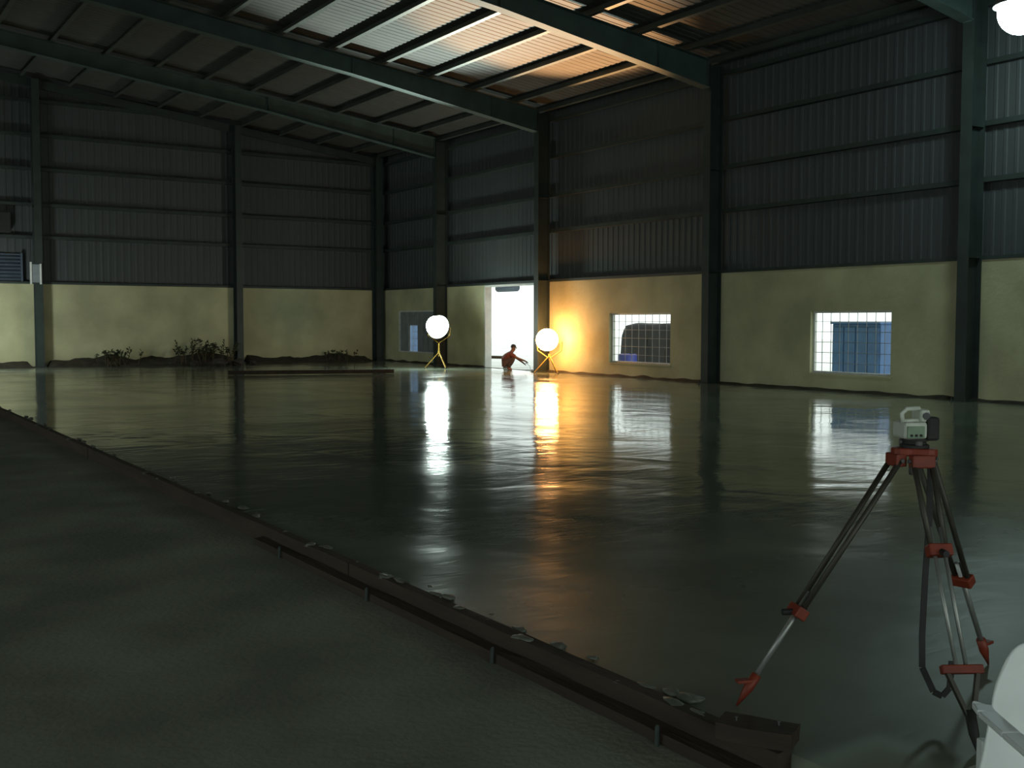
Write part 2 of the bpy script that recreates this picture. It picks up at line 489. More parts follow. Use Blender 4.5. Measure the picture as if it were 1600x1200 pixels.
for y, lab in COLS:
    ibeam_column('steel_column', EAVE - 0.05, 0.26, 0.46, lab, (-0.24, y, 0.0), PI, 'columns of the right wall')
for x, lab in ((-0.26, 'heavy dark steel column in the corner of the hall'),
               (-6.3, 'steel column on the back wall right of the brush heap'),
               (-13.6, 'steel column on the back wall beside the pale bracket frame'),
               (-21.0, 'steel column at the middle of the back wall')):
    z0 = -0.12 if x < SX else 0.0
    ibeam_column('steel_column', roof_z(x) - 0.05 - z0, 0.30 if x > -1 else 0.25, 0.5 if x > -1 else 0.42, lab,
                 (x, -0.26 if x > -1 else -0.22, z0), -PI / 2, 'columns of the back wall')

def rafter(y, label):
    t = thing('steel_rafter', label, 'roof beam', (0, y, 0), 0, 'tapered roof beams')
    for sgn, xa in ((-1, -0.02), (1, XW + 0.02)):
        def P(s, off, yy): return (xa + sgn * s, yy, EAVE + PITCH * s - off)
        stations = [(0.49, 0.72), (2.2, 0.66), (7.0, 0.50), (20.98, 0.46)]
        top = [(s, 0.012) for s, d in stations]; bot = [(s, d) for s, d in stations]
        poly = [P(s, o, -0.006) for s, o in top] + [P(s, o, -0.006) for s, o in reversed(bot)]
        MB().extrude(poly, (0, 0.012, 0)).build('web', 'rafter', t)
        f = MB().extrude([P(s, 0.0, -0.15) for s, o in top] + [P(s, 0.014, -0.15) for s, o in reversed(top)], (0, 0.30, 0))
        f.build('top_flange', 'rafter', t)
        f = MB().extrude([P(s, o - 0.0, -0.15) for s, o in bot] + [P(s, o + 0.016, -0.15) for s, o in reversed(bot)], (0, 0.30, 0))
        f.build('bottom_flange', 'rafter', t)
        for s, d in ((0.50, 0.76), (2.2, 0.66), (7.0, 0.50)):
            MB().box((P(s, 0, 0)[0] - 0.008, -0.1, P(s, d, 0)[2]), (P(s, 0, 0)[0] + 0.008, 0.1, P(s, 0.012, 0)[2])).build('splice_plate', 'rafter', t)
for y, lab in ((-5.6, 'dark roof beam nearest the back wall'), (-12.4, 'dark roof beam above the doorway column'),
               (-20.4, 'broad roof beam edging the brightly lit roof bay'), (-28.1, 'roof beam above the column near the high lamp'),
               (-36.0, 'roof beam overhead, nearest the viewer')):
    rafter(y, lab)
mb = MB()
for sgn, xa in ((-1, 0.0), (1, XW)):
    mb.extrude([(xa, 0, EAVE - 0.3), (RIDGE, 0, roof_z(RIDGE) - 0.3), (RIDGE, 0, roof_z(RIDGE) - 0.02), (xa, 0, EAVE - 0.02)], (0, -0.1, 0))
tag(mb.build('gable_beam', 'steel', loc=(0, -0.05, 0)), 'sloping steel beam along the top of the back wall', 'roof beam')

# ---------------------------------------------------------------- doorway and windows
dr = MB()
y0, y1 = DOOR[0], DOOR[1]
dr.box((-0.02, y1 - 0.06, 0.0), (T + 0.02, y1 + 0.0, 2.95))
dr_o = dr.build('door_1', 'white_frame'); tag(dr_o, kind='structure')
MB().box((-0.02, y0, 0.0), (T + 0.02, y0 + 0.06, 2.95)).build('jamb', 'white_frame', dr_o)
MB().box((-0.02, y0, 2.90), (T + 0.02, y1, 2.965)).build('lintel', 'white_frame', dr_o)
# rolled shutter just outside the head of the doorway
MB().tube([(0.42, -9.9, 2.86), (0.42, -8.7, 2.86)], 0.14, 14).build('shutter_roll', 'louvre', dr_o)
MB().box((0.0, y0, -0.12), (T, y1, 0.0)).build('threshold', 'oldfloor', dr_o)

for i, (a, b, c, d) in enumerate(WINS):
    fr = MB(); w = 0.05
    for lo, hi in (((0.10, a, c), (0.16, a + w, d)), ((0.10, b - w, c), (0.16, b, d)),
                   ((0.10, a + w, c), (0.16, b - w, c + w)), ((0.10, a + w, d - w), (0.16, b - w, d))):
        fr.box(lo, hi)
    wo = fr.build('window_%d' % (i + 1), 'white_frame'); tag(wo, kind='structure')
    n = 9
    for k in range(1, n):
        y = a + (b - a) * k / n
        MB().tube([(0.13, y, c + w), (0.13, y, d - w)], 0.009, 6).build('grille_bar', 'grille', wo)
    for k in range(1, 6):
        z = c + (d - c) * k / 6
        MB().box((0.118, a + w, z - 0.006), (0.124, b - w, z + 0.006)).build('grille_strap', 'grille', wo)
    if i == 0:                                       # boarded up with a grey sheet, one strip left open
        MB().box((0.17, a + 0.02, c), (0.19, -3.0, d)).build('closing_sheet', 'grille', wo)
        MB().box((0.17, -2.35, c), (0.19, b - 0.02, d)).build('closing_sheet', 'grille', wo)
        MB().box((0.17, -3.0, 1.5), (0.19, -2.35, d)).build('closing_sheet', 'grille', wo)
    MB().box((-0.03, a - 0.05, c - 0.04), (T, b + 0.05, c)).build('sill', 'plaster', wo)

# outside: blue cabinet, covered stack, drum, low trestle
sp_ = thing('sheet_panel', 'pale blue sheet panel outside, seen through the slit behind the white work lamp', 'panel', (2.0, 1.0, GZ))
for k in range(5):
    MB().box((0.0, -1.5 + 0.6 * k, 0), (0.02 if k % 2 else 0.035, -0.91 + 0.6 * k, 2.3)).build('sheet', 'blue', sp_)
for z in (0.5, 1.8):
    MB().box((0.035, -1.5, z), (0.09, 1.5, z + 0.06)).build('rail', 'timber', sp_)
cb = thing('steel_cabinet', 'blue ribbed steel cabinet outside the right window', 'cabinet', (3.0, -22.56, GZ))
MB().box((0, -0.8, 0.08), (1.2, 0.8, 1.74)).build('body', 'blue', cb, bevel=0.02)
for k in range(4):
    a = -0.77 + k * 0.39
    MB().box((-0.03, a, 0.16), (0.0, a + 0.36, 1.66)).build('door', 'blue', cb, bevel=0.012)
MB().box((-0.06, -0.83, 1.74), (1.26, 0.83, 1.80)).build('roof', 'blue', cb)
for sy in (-0.7, 0.58):
    MB().box((0.1, sy, 0), (1.1, sy + 0.12, 0.08)).build('skid', 'timber', cb)

def lump(mb, c, r, seed, nu=14, nv=9, amp=0.18):
    vs = []; fs = []
    for j in range(nv + 1):
        ph = PI * j / nv
        for i in range(nu):
            th = 2 * PI * i / nu
            d = Vector((math.sin(ph) * math.cos(th), math.sin(ph) * math.sin(th), math.cos(ph)))
            k = 1 + amp * noise.noise(d * 1.6 + Vector((seed, seed * 0.7, 0)))
            vs.append(Vector(c) + Vector((d.x * r[0] * k, d.y * r[1] * k, d.z * r[2] * k)))
    for j in range(nv):
        for i in range(nu):
            fs.append((j * nu + i, j * nu + (i + 1) % nu, (j + 1) * nu + (i + 1) % nu, (j + 1) * nu + i))
    return mb.add(vs, fs)
tp = thing('covered_stack', 'dark tarpaulin covered stack outside the middle window', 'covered stack', (3.6, -15.05, GZ))
mb = MB(); ny, nx = 40, 20
for j in range(ny + 1):
    for i in range(nx + 1):
        u = i / nx * 2 - 1; v = j / ny * 2 - 1
        h = 1.72 * (1 - abs(u) ** 18 * 0.9) * (1 - abs(v) ** 40 * 0.9) + 0.06 * noise.noise(Vector((u * 3, v * 4, 1)))
        if i in (0, nx) or j in (0, ny): h = 0.02
        mb.v.append((u * 0.75 * (1 + 0.04 * noise.noise(Vector((v * 5, u, 0)))), v * 2.5, max(h, 0.02)))
for j in range(ny):
    for i in range(nx):
        a = j * (nx + 1) + i; mb.f.append((a, a + 1, a + nx + 2, a + nx + 1))
mb.build('tarpaulin', 'tarp', tp, smooth=True)
for vy in (-1.0, 0.0, 1.0):
    MB().tube([(-0.80, vy, 0.02), (-0.78, vy, 0.8), (-0.62, vy, 1.6), (0, vy, 1.72), (0.62, vy, 1.6), (0.78, vy, 0.8), (0.8, vy, 0.02)], 0.012, 6).build('rope', 'stick', tp)
dm = thing('plastic_drum', 'small blue plastic drum outside the middle window', 'drum', (1.5, -14.75, GZ))
MB().lathe([(0.0, 0), (0.29, 0), (0.31, 0.03), (0.31, 0.2), (0.325, 0.22), (0.31, 0.24), (0.31, 0.42), (0.325, 0.44), (0.31, 0.46), (0.31, 0.72), (0.28, 0.76), (0.0, 0.76)], 24).build('barrel', 'drum', dm, smooth=True)
MB().lathe([(0.05, 0.755), (0.05, 0.79), (0.0, 0.79)], 12, Matrix.Translation((0.15, 0, 0))).build('cap', 'black', dm)
tr = thing('trestle', 'low dark trestle with board in the doorway', 'trestle', (1.2, -7.35, GZ), 0.5)
MB().box((-0.2, -0.6, 0.40), (0.2, 0.6, 0.50)).build('board', 'timber', tr)
for sy in (-0.45, 0.45):
    for sx in (-1, 1):
        MB().bar((sx * 0.18, sy, 0), (sx * 0.10, sy, 0.40), 0.12, 0.09).build('leg', 'timber', tr)
    MB().bar((-0.14, sy, 0.2), (0.14, sy, 0.2), 0.03, 0.06).build('stretcher', 'timber', tr)

# ---------------------------------------------------------------- shuttering along the slab edge
fb = thing
yb = -39.18; nb = 0
ORD = ['nearest', 'second', 'third', 'fourth', 'fifth', 'sixth', 'seventh', 'eighth', 'ninth', 'tenth and farthest']
ends = [-39.18, -35.3, -31.2, -27.3, -23.2, -19.3, -15.2, -11.3, -7.2, -3.4, -0.3]
for i in range(len(ends) - 1):
    a, b = ends[i] + 0.008, ends[i + 1] - 0.008
    j = random.uniform(-0.012, 0.012)
    mb = MB(); n = 8
    rows = []
    for k in range(n + 1):
        y = a + (b - a) * k / n
        w = 0.006 * noise.noise(Vector((0, y * 1.7, i)))
        rows.append([(SX - 0.004, y, -0.12), (SX - 0.004, y, 0.018 + w), (SX - 0.075 + j * 0.4, y, 0.016 - w), (SX - 0.078 + j * 0.4, y, -0.12)])
    for r in rows: mb.v += r
    for k in range(n):
        for q in range(4):
            mb.f.append((k * 4 + q, k * 4 + (q + 1) % 4, k * 4 + 4 + (q + 1) % 4, k * 4 + 4 + q))
    mb.f.append((0, 1, 2, 3)); mb.f.append(tuple(n * 4 + q for q in (3, 2, 1, 0)))
    o = mb.build('formwork_board', 'timber')
    tag(o, 'nearest brown shuttering board on the slab edge, beside the tripod foot' if i == 0 else
        'dark timber shuttering board on the slab edge, %s from the tripod' % ORD[i], 'board',
        'shuttering boards along the slab edge')
# a lower kicker board pegged against the outside of the nearest shuttering
kb = thing('kicker_board', 'low dark kicker board pegged outside the nearest shuttering board', 'board', (SX - 0.125, -36.4, -0.12))
mb = MB(); n = 14
for k in range(n + 1):
    y = -2.7 + 5.4 * k / n; w = 0.01 * noise.noise(Vector((7, y * 2.1, 0)))
    mb.v += [(-0.042 + w, y, 0.0), (0.042, y, 0.0), (0.042, y, 0.055 + w), (-0.042 + w, y, 0.05 - w)]
for k in range(n):
    for q in range(4): mb.f.append((k * 4 + q, k * 4 + (q + 1) % 4, k * 4 + 4 + (q + 1) % 4, k * 4 + 4 + q))
mb.f += [(0, 1, 2, 3), tuple(n * 4 + q for q in (3, 2, 1, 0))]
mb.build('board', 'timber', kb)
for y in (-2.2, -0.9, 0.6, 2.1):
    MB().tube([(-0.06, y, 0.0), (-0.058, y, 0.08), (-0.055, y, 0.088)], [0.011, 0.011, 0.007], 8).build('steel_peg', 'steel', kb)
# lumps of concrete spilled on the shuttering
mb = MB(); rnd = random.Random(21)
for k in range(70):
    y = -39.0 + 22 * rnd.random() ** 1.4; r_ = rnd.uniform(0.012, 0.042)
    lump(mb, (SX - 0.035 + rnd.uniform(-0.03, 0.12), y, 0.012), (r_, r_ * rnd.uniform(1.0, 2.6), r_ * 0.4), k * 1.7, 9, 6, 0.6)
tag(mb.build('concrete_spill', 'spill', smooth=True), 'pale lumps of concrete spilled along the shuttering edge', 'concrete', kind='stuff')
def rough_block(mb, lo, hi, mx, seed, amp=0.006, cuts=3):
    for f in range(6):
        ax = f // 2; sd = f % 2
        o1, o2 = [q for q in range(3) if q != ax]
        vs = []; fs = []
        for i in range(cuts + 1):
            for j in range(cuts + 1):
                p = [0, 0, 0]
                p[ax] = (lo, hi)[sd][ax]
                p[o1] = lo[o1] + (hi[o1] - lo[o1]) * i / cuts
                p[o2] = lo[o2] + (hi[o2] - lo[o2]) * j / cuts
                v = Vector(p); nn = noise.noise_vector(v * 9 + Vector((seed, 0, 0)))
                vs.append(mx @ (v + nn * amp))
        for i in range(cuts):
            for j in range(cuts):
                a = i * (cuts + 1) + j; fs.append((a, a + 1, a + cuts + 2, a + cuts + 1))
        mb.add(vs, fs)
    return mb
bk = thing('timber_block', 'short brown timber offcut at the end of the shuttering by the tripod', 'timber block', (-17.66, -39.02, 0.02), 0.5)
rough_block(MB(), (-0.07, -0.17, 0), (0.07, 0.13, 0.065), Matrix(), 2.0).build('block', 'timber', bk)
for k, yy in enumerate((-0.1, 0.06)):
    MB().lathe([(0.003, 0.06), (0.003, 0.078), (0.007, 0.079), (0.007, 0.082)], 8, Matrix.Translation((0.02 - 0.03 * k, yy, 0))).build('nail', 'lamp_body', bk)

# screed beam lying across the far slab
sb = thing('screed_beam', 'long dark screed beam lying on the wet slab before the back wall', 'beam', (-7.4, -10.2, 0.0), math.atan2(-1.4, 4.2))
MB().box((-2.55, -0.06, 0.02), (2.55, 0.06, 0.14)).build('beam', 'timber', sb, bevel=0.01)
for s in (-2.2, 2.2):
    MB().tube([(s, 0, 0.14), (s, 0, 0.22), (s + 0.14, 0, 0.22), (s + 0.14, 0, 0.14)], 0.012, 8).build('handle', 'lamp_body', sb)
    MB().box((s - 0.08, -0.07, 0.0), (s + 0.08, 0.07, 0.02)).build('shoe', 'lamp_body', sb)

# ---------------------------------------------------------------- soil and brush along the back wall
def berm(x0, x1, prof, seed, z0):
    mb = MB(); n = int((x1 - x0) / 0.16); m = 9
    for i in range(n + 1):
        x = x0 + (x1 - x0) * i / n
        h, w = prof(x)
        for j in range(m + 1):
            q = j / m
            y = -0.02 - w * q * (1 + 0.25 * noise.noise(Vector((x * 0.8, seed, 0))))
            z = h * (1 - q) ** 0.9 * (1 + 0.5 * noise.noise(Vector((x * 1.3, y * 2.5, seed)))) + 0.05 * noise.noise(Vector((x * 5, y * 5, seed)))
            z = z0 + max(z, -0.0) if j < m else z0 - 0.02
            if i in (0, n): z = z0 - 0.02
            mb.v.append((x, y, z))
    for i in range(n):
        for j in range(m):
            a = i * (m + 1) + j; mb.f.append((a, a + 1, a + m + 2, a + m + 1))
    return mb
def bprof(x):
    h = 0.22 + 0.04 * math.sin(x * 1.9) + 0.16 * math.exp(-((x + 11.0) / 0.9) ** 2) + 0.26 * math.exp(-((x + 7.6) / 1.0) ** 2) + 0.05 * math.exp(-((x + 2.0) / 1.2) ** 2)
    w = 0.9 + 0.7 * math.exp(-((x + 7.9) / 1.4) ** 2)
    return h, w
for a, b, lab in ((-17.4, -13.82, 'low dark soil bank at the back wall, left of the pale bracket frame'),
                  (-13.38, -6.52, 'dark soil bank at the back wall carrying the largest brush heap'),
                  (-6.08, -0.65, 'low dark soil bank at the back wall beside the hall corner')):
    o = berm(a, b, bprof, 4.0, 0.0).build('soil_berm', 'soil', smooth=True)
    tag(o, lab, 'soil', kind='stuff')
for a, b, lab in ((-20.78, -17.7, 'dark soil bank at the back wall just past the slab edge'),):
    o = berm(a, b, lambda x: (0.2 + 0.08 * math.sin(x * 2.3), 0.8), 9.0, -0.12).build('soil_berm', 'soil', smooth=True)
    tag(o, lab, 'soil', kind='stuff')
# thin dirt line along the right wall
mb = MB(); n = 260
for i in range(n + 1):
    y = -39.5 + (39.5 - 0.6) * i / n
    w = 0.16 + 0.12 * noise.noise(Vector((y * 1.1, 0, 5))); h = 0.06 + 0.05 * noise.noise(Vector((y * 1.7, 3, 0)))
    if DOOR[0] < y < DOOR[1]: h = 0.008
    mb.v += [(-0.01, y, max(h, 0.006)), (-w * 0.5, y, max(h * 0.7, 0.004)), (-w, y, -0.006)]
for i in range(n):
    for j in range(2):
        a = i * 3 + j; mb.f.append((a, a + 1, a + 4, a + 3))
tag(mb.build('dirt_strip', 'soil', smooth=True), 'thin dark strip of dirt along the foot of the right wall', 'dirt', kind='stuff')

def brush(name, label, cx, cy, n, spread, hmax, seed):
    rnd = random.Random(seed)
    t = thing(name, label, 'brush heap', (cx, cy, 0.0), 0, 'brush along the back wall')
    for k in range(n):
        a = rnd.uniform(0, 2 * PI); r = rnd.uniform(0.1, spread)
        b = Vector((math.cos(a) * r, math.sin(a) * r * 0.45, 0.02))
        l = rnd.uniform(0.5, 1.0) * hmax
        e = b + Vector((rnd.uniform(-0.5, 0.5) * l, rnd.uniform(-0.25, 0.25) * l, l))
        mid = (b + e) / 2 + Vector((rnd.uniform(-0.1, 0.1), rnd.uniform(-0.08, 0.08), 0.05))
        st = MB().tube([b, mid, e], [0.018, 0.013, 0.006], 5).build('stick', 'stick', t)
        lv = MB()
        for q in range(9):
            s = rnd.uniform(0.3, 1.0)
            p = mid.lerp(e, (s - 0.3) / 0.7)
            d = Vector((rnd.uniform(-1, 1), rnd.uniform(-1, 1), rnd.uniform(-0.2, 1))).normalized() * rnd.uniform(0.08, 0.17)
            sd = d.cross(Vector((rnd.uniform(-1, 1), rnd.uniform(-1, 1), 0.3))).normalized() * 0.03
            lv.add([p, p + d * 0.5 + sd, p + d, p + d * 0.5 - sd + Vector((0, 0, 0.01))], [(0, 1, 2, 3)])
        lo = lv.build('leaves', 'leaf', st); lo['kind'] = 'stuff'
brush('brush_heap', 'largest heap of brush and weeds, left of the back wall column', -7.9, -1.0, 44, 1.25, 0.95, 3)
brush('brush_heap', 'small tuft of weeds on the soil bank further left', -11.0, -0.7, 18, 0.75, 0.62, 5)
brush('brush_heap', 'low tuft of weeds by the hall corner', -2.2, -0.7, 14, 0.9, 0.45, 8)
for k, (x, y, s) in enumerate(((-6.9, -1.9, 0.24), (-8.6, -2.0, 0.2), (-7.7, -2.2, 0.27), (-9.3, -1.6, 0.17), (-6.2, -1.5, 0.15))):
    o = lump(MB(), (0, 0, s * 0.45), (s, s * 0.8, s * 0.55), k * 3.3, amp=0.5).build('rubble_stone', 'stone')
    o.location = (x, y, 0); o.rotation_euler = (0, 0, k * 1.3)
    tag(o, ('lump of rubble beside the back wall column, second from the right', 'lump of rubble before the brush heap, second from the left', 'largest lump of rubble in front of the brush heap', 'leftmost lump of rubble before the brush heap', 'smallest and rightmost lump of rubble near the back wall column')[k], 'stone', 'rubble by the brush heap')

# ---------------------------------------------------------------- fittings on the back wall, far left
bf = thing('bracket_frame', 'narrow pale upright frame on the back wall column, far left', 'frame', (-13.72, -0.465, 2.95))
for dx in (-0.16, 0.16):
    MB().box((dx - 0.03, -0.03, 0.0), (dx + 0.03, 0.03, 0.78 if dx < 0 else 0.72)).build('upright', 'white_frame', bf)
for z in (0.06, 0.66):
    MB().box((-0.13, -0.02, z), (0.13, 0.02, z + 0.04)).build('rail', 'grille', bf)
MB().box((-0.13, 0.0, 0.06), (0.13, 0.012, 0.7)).build('panel', 'grille', bf)
lv = thing('louvre_panel', 'dark blue-grey louvred panel above the plinth, far left of the back wall', 'louvre', (-15.7, 0.0, 3.08))
MB().box((-1.7, 0.10, 0.0), (1.6, 0.14, 0.95)).build('backing', 'louvre', lv)
for k in range(7):
    z = 0.06 + k * 0.125
    MB().bar((-1.68, 0.03, z), (1.58, 0.03, z), 0.10, 0.014, up=(0, 0.6, 1)).build('slat', 'louvre', lv)
for x0 in (-1.72, 1.57): MB().box((x0, -0.04, -0.02), (x0 + 0.06, 0.10, 0.98)).build('side_frame', 'louvre', lv)
vf = thing('vent_box', 'black square vent box high on the back wall, far left edge', 'vent', (-15.2, 0.0, 4.75))
MB().box((-0.75, -0.22, 0.0), (0.75, 0.05, 0.72)).build('box', 'black', vf, bevel=0.02)
MB().tube([(0, -0.24, 0.36), (0, -0.215, 0.36)], 0.30, 24).build('fan_ring', 'lamp_body', vf)
for k in range(4):
    a = k * PI / 2 + 0.4
    MB().bar((0.04 * math.cos(a), -0.25, 0.36 + 0.04 * math.sin(a)), (0.27 * math.cos(a), -0.25, 0.36 + 0.27 * math.sin(a)), 0.012, 0.11, up=(math.sin(a) * 0.5, 0.5, -math.cos(a) * 0.5)).build('fan_blade', 'steel', vf)

# ---------------------------------------------------------------- work lamps
def work_lamp(name, label, loc, h, aim, glow, r=0.30, stand='yellow', beam=None, shade=1.15):
    """lamp on a three-legged stand: dish, glowing bulb, yoke, pole, three legs"""
    t = thing(name, label, 'work lamp', loc, 0, 'work lamps on stands')
    aim = Vector(aim).normalized()
    q = aim.to_track_quat('Z', 'Y').to_matrix().to_4x4()
    c = Matrix.Translation((0, 0, h)) @ q
    R = r * 1.15; S = r * shade
    # bulb: glowing glass in front of the dish
    prof = [(0.0, -r)] + [(r * math.sin(a), -r * math.cos(a)) for a in [PI * k / 14 for k in range(1, 14)]] + [(0.0, r)]
    MB().lathe(prof, 28, c).build('bulb', glow, t, smooth=True)
    dish = [(0.06, -r - 0.13), (0.10, -r - 0.12), (S * 0.75, -r * 0.75 - 0.06), (S, -r * (0.35 if shade > 1 else 0.85)), (S + 0.012, -r * (0.35 if shade > 1 else 0.85)), (S * 0.77, -r * 0.75 - 0.08), (0.10, -r - 0.15), (0.06, -r - 0.16)]
    MB().lathe(dish, 28, c).build('reflector_dish', 'lamp_body', t, smooth=True)
    MB().lathe([(0.07, -r - 0.30), (0.085, -r - 0.28), (0.085, -r - 0.14), (0.06, -r - 0.12)], 16, c).build('ballast_housing', 'lamp_body', t)
    if beam:
        tgt, power, colr, cone = beam
        ld = bpy.data.lights.new('lamp_beam', 'SPOT'); ld.energy = power; ld.color = colr
        ld.spot_size = math.radians(cone); ld.spot_blend = 0.6; ld.shadow_soft_size = 0.12
        lo = bpy.data.objects.new('lamp_beam', ld); col.objects.link(lo); lo.parent = t
        dv = (Vector(tgt) - Vector(loc) - Vector((0, 0, h))).normalized()
        lo.location = Vector((0, 0, h)) + dv * (r + 0.16)
        lo.rotation_euler = dv.to_track_quat('-Z', 'Y').to_euler()
    side = aim.cross(Vector((0, 0, 1))).normalized() * (R + 0.03)
    back = aim * (-r * 0.55)
    cc = Vector((0, 0, h)) + back
    low = Vector((0, 0, h - R - 0.14)) + back
    MB().tube([cc + side, cc + side * 0.95 + Vector((0, 0, -R * 0.7)), low, cc - side * 0.95 + Vector((0, 0, -R * 0.7)), cc - side], 0.018, 8).build('yoke', stand, t)
    MB().tube([low, (back.x, back.y, 0.42)], 0.022, 10).build('pole', stand, t)
    MB().tube([(back.x, back.y, 0.62), (back.x, back.y, 0.52)], 0.04, 10).build('collar', stand, t)
    for k in range(3):
        a = 2 * PI * k / 3 + 0.5
        f = Vector((back.x + math.cos(a) * 0.5, back.y + math.sin(a) * 0.5, 0.015))
        lg = MB().tube([(back.x, back.y, 0.57), f], 0.016, 8).build('leg', stand, t)
        MB().lathe([(0.022, 0), (0.026, 0.02), (0.018, 0.035)], 10, Matrix.Translation((f.x, f.y, 0))).build('rubber_foot', 'black', lg)
    return t
work_lamp('work_lamp', 'dazzling white work lamp on a stand left of the doorway', (-2.0, -8.45, 0), 1.50, (-0.8, -0.55, 0.25), 'lamp_white', 0.36,
          beam=((-8.0, -18.2, 9.3), 8200, (0.85, 1.0, 0.9), 54))
work_lamp('work_lamp', 'glaring orange work lamp on a stand at the column beside the doorway', (-0.70, -13.38, 0), 1.08, (-0.85, -0.5, 0.3), 'lamp_orange', 0.36, shade=0.5,
          beam=((-3.9, -17.8, 9.0), 12500, (1.0, 0.52, 0.22), 46))
work_lamp('work_lamp', 'white work lamp on a stand near the back wall, at the left picture edge', (-16.3, -3.6, 0), 1.85, (0.1, 1.0, -0.1), 'lamp_left', 0.26)

hl = thing('pendant_lamp', 'glaring white pendant lamp hung from the roof, upper right corner', 'pendant lamp', (-2.60, -30.6, 7.12))
r = 0.40
MB().lathe([(0.0, -r)] + [(r * math.sin(a), -r * math.cos(a)) for a in [PI * k / 14 for k in range(1, 14)]] + [(0.0, r)], 28).build('bulb', 'lamp_top', hl, smooth=True)
MB().lathe([(0.07, r + 0.16), (0.16, r + 0.13), (0.40, 0.24), (0.47, 0.10), (0.482, 0.10), (0.415, 0.25), (0.17, r + 0.15), (0.07, r + 0.18)], 28).build('bell_reflector', 'lamp_body', hl, smooth=True)
MB().lathe([(0.085, r + 0.15), (0.09, r + 0.17), (0.09, r + 0.38), (0.05, r + 0.42)], 16).build('ballast_housing', 'lamp_body', hl)
MB().tube([(0, 0, r + 0.40), (0, 0, roof_z(-2.6) - 7.12 + 0.01)], 0.012, 8).build('hanging_rod', 'lamp_body', hl)
MB().box((-0.2, -0.06, roof_z(-2.6) - 7.12 - 0.03), (-0.2 + 0.4, 0.06, roof_z(-2.6) - 7.12 + 0.0)).build('hanger_plate', 'lamp_body', hl)

# ---------------------------------------------------------------- squatting worker in the doorway
def skin_mesh(name, verts, edges, radii, m, parent, root=0, sub=2):
    me = bpy.data.meshes.new(name); me.from_pydata(verts, edges, []); me.update()
    o = bpy.data.objects.new(name, me); col.objects.link(o); o.parent = parent
    me.materials.append(M[m])
    sk = o.modifiers.new('skin', 'SKIN'); sk.use_smooth_shade = True
    for i, rr in enumerate(radii):
        v = me.skin_vertices[0].data[i]
        v.radius = rr if isinstance(rr, tuple) else (rr, rr)
        v.use_root = (i == root)
    s = o.modifiers.new('sub', 'SUBSURF'); s.levels = sub; s.render_levels = sub
    return o
def chain(V, E, R, start, pts, rad):
    prev = start
    for p, r_ in zip(pts, rad):
        V.append(p); R.append(r_); i = len(V) - 1
        if prev is not None: E.append((prev, i))
        prev = i
    return prev
pr = thing('person', 'person squatting in the doorway in red-brown shirt, smoothing the wet concrete', 'person', (-0.55, -10.75, 0.0), math.atan2(-0.55, 0.84) - PI / 2)
V, E, R = [(0, -0.10, 0.27)], [], [(0.14, 0.13)]
c1 = chain(V, E, R, 0, [(0, 0.0, 0.40), (0, 0.11, 0.53)], [0.125, (0.15, 0.115)])
nk = chain(V, E, R, c1, [(0, 0.19, 0.64)], [0.055])
hd = chain(V, E, R, nk, [(0, 0.235, 0.71), (0, 0.25, 0.80)], [(0.075, 0.085), (0.075, 0.085)])
for s in (-1, 1):
    chain(V, E, R, 0, [(s * 0.11, -0.04, 0.27), (s * 0.19, 0.27, 0.43), (s * 0.165, 0.13, 0.22), (s * 0.15, 0.03, 0.075), (s * 0.16, 0.14, 0.035), (s * 0.165, 0.20, 0.028)],
          [0.095, 0.062, 0.058, 0.042, 0.038, 0.025])
hands = []
for s, e, w, h in ((-1, (-0.24, 0.36, 0.40), (-0.13, 0.56, 0.26), (-0.11, 0.62, 0.21)), (1, (0.25, 0.38, 0.42), (0.15, 0.62, 0.33), (0.13, 0.69, 0.29))):
    k = chain(V, E, R, c1, [(s * 0.17, 0.14, 0.55), e, w, h], [0.06, 0.043, 0.030, (0.038, 0.022)])
    hands.append(h)
    for f in range(4):
        off = (f - 1.5) * 0.018
        ln = (0.055, 0.065, 0.06, 0.045)[f]
        chain(V, E, R, k, [(h[0] + off, h[1] + ln * 0.6, h[2] - 0.02), (h[0] + off, h[1] + ln * 0.7, h[2] - 0.055)], [0.0085, 0.007])
    chain(V, E, R, k, [(h[0] - s * 0.045, h[1] + 0.015, h[2] - 0.02), (h[0] - s * 0.035, h[1] + 0.04, h[2] - 0.045)], [0.009, 0.0075])
skin_mesh('body', V, E, R, 'skin', pr)
V, E, R = [(0, -0.10, 0.28)], [], [(0.185, 0.175)]
c1 = chain(V, E, R, 0, [(0, 0.0, 0.41), (0, 0.11, 0.54)], [0.18, (0.21, 0.165)])
chain(V, E, R, c1, [(0, 0.17, 0.61)], [0.085])
for s, e in ((-1, (-0.24, 0.36, 0.40)), (1, (0.25, 0.38, 0.42))):
    a = Vector((s * 0.17, 0.14, 0.55)); b_ = a.lerp(Vector(e), 0.75)
    chain(V, E, R, c1, [tuple(a), tuple(b_)], [0.09, 0.07])
skin_mesh('shirt', V, E, R, 'shirt', pr)
V, E, R = [(0, -0.11, 0.25)], [], [(0.155, 0.14)]
for s in (-1, 1):
    chain(V, E, R, 0, [(s * 0.11, -0.04, 0.265), (s * 0.19, 0.275, 0.435), (s * 0.165, 0.13, 0.22), (s * 0.152, 0.045, 0.10)], [0.125, 0.09, 0.082, 0.062])
skin_mesh('trousers', V, E, R, 'trouser', pr)
hm = lump(MB(), (0, 0.235, 0.815), (0.085, 0.095, 0.075), 1.0, amp=0.1).build('hair', 'hair', pr, smooth=True)
lump(MB(), (0, 0.335, 0.765), (0.014, 0.02, 0.024), 2.0, 8, 6, 0.0).build('nose', 'skin', pr, smooth=True)
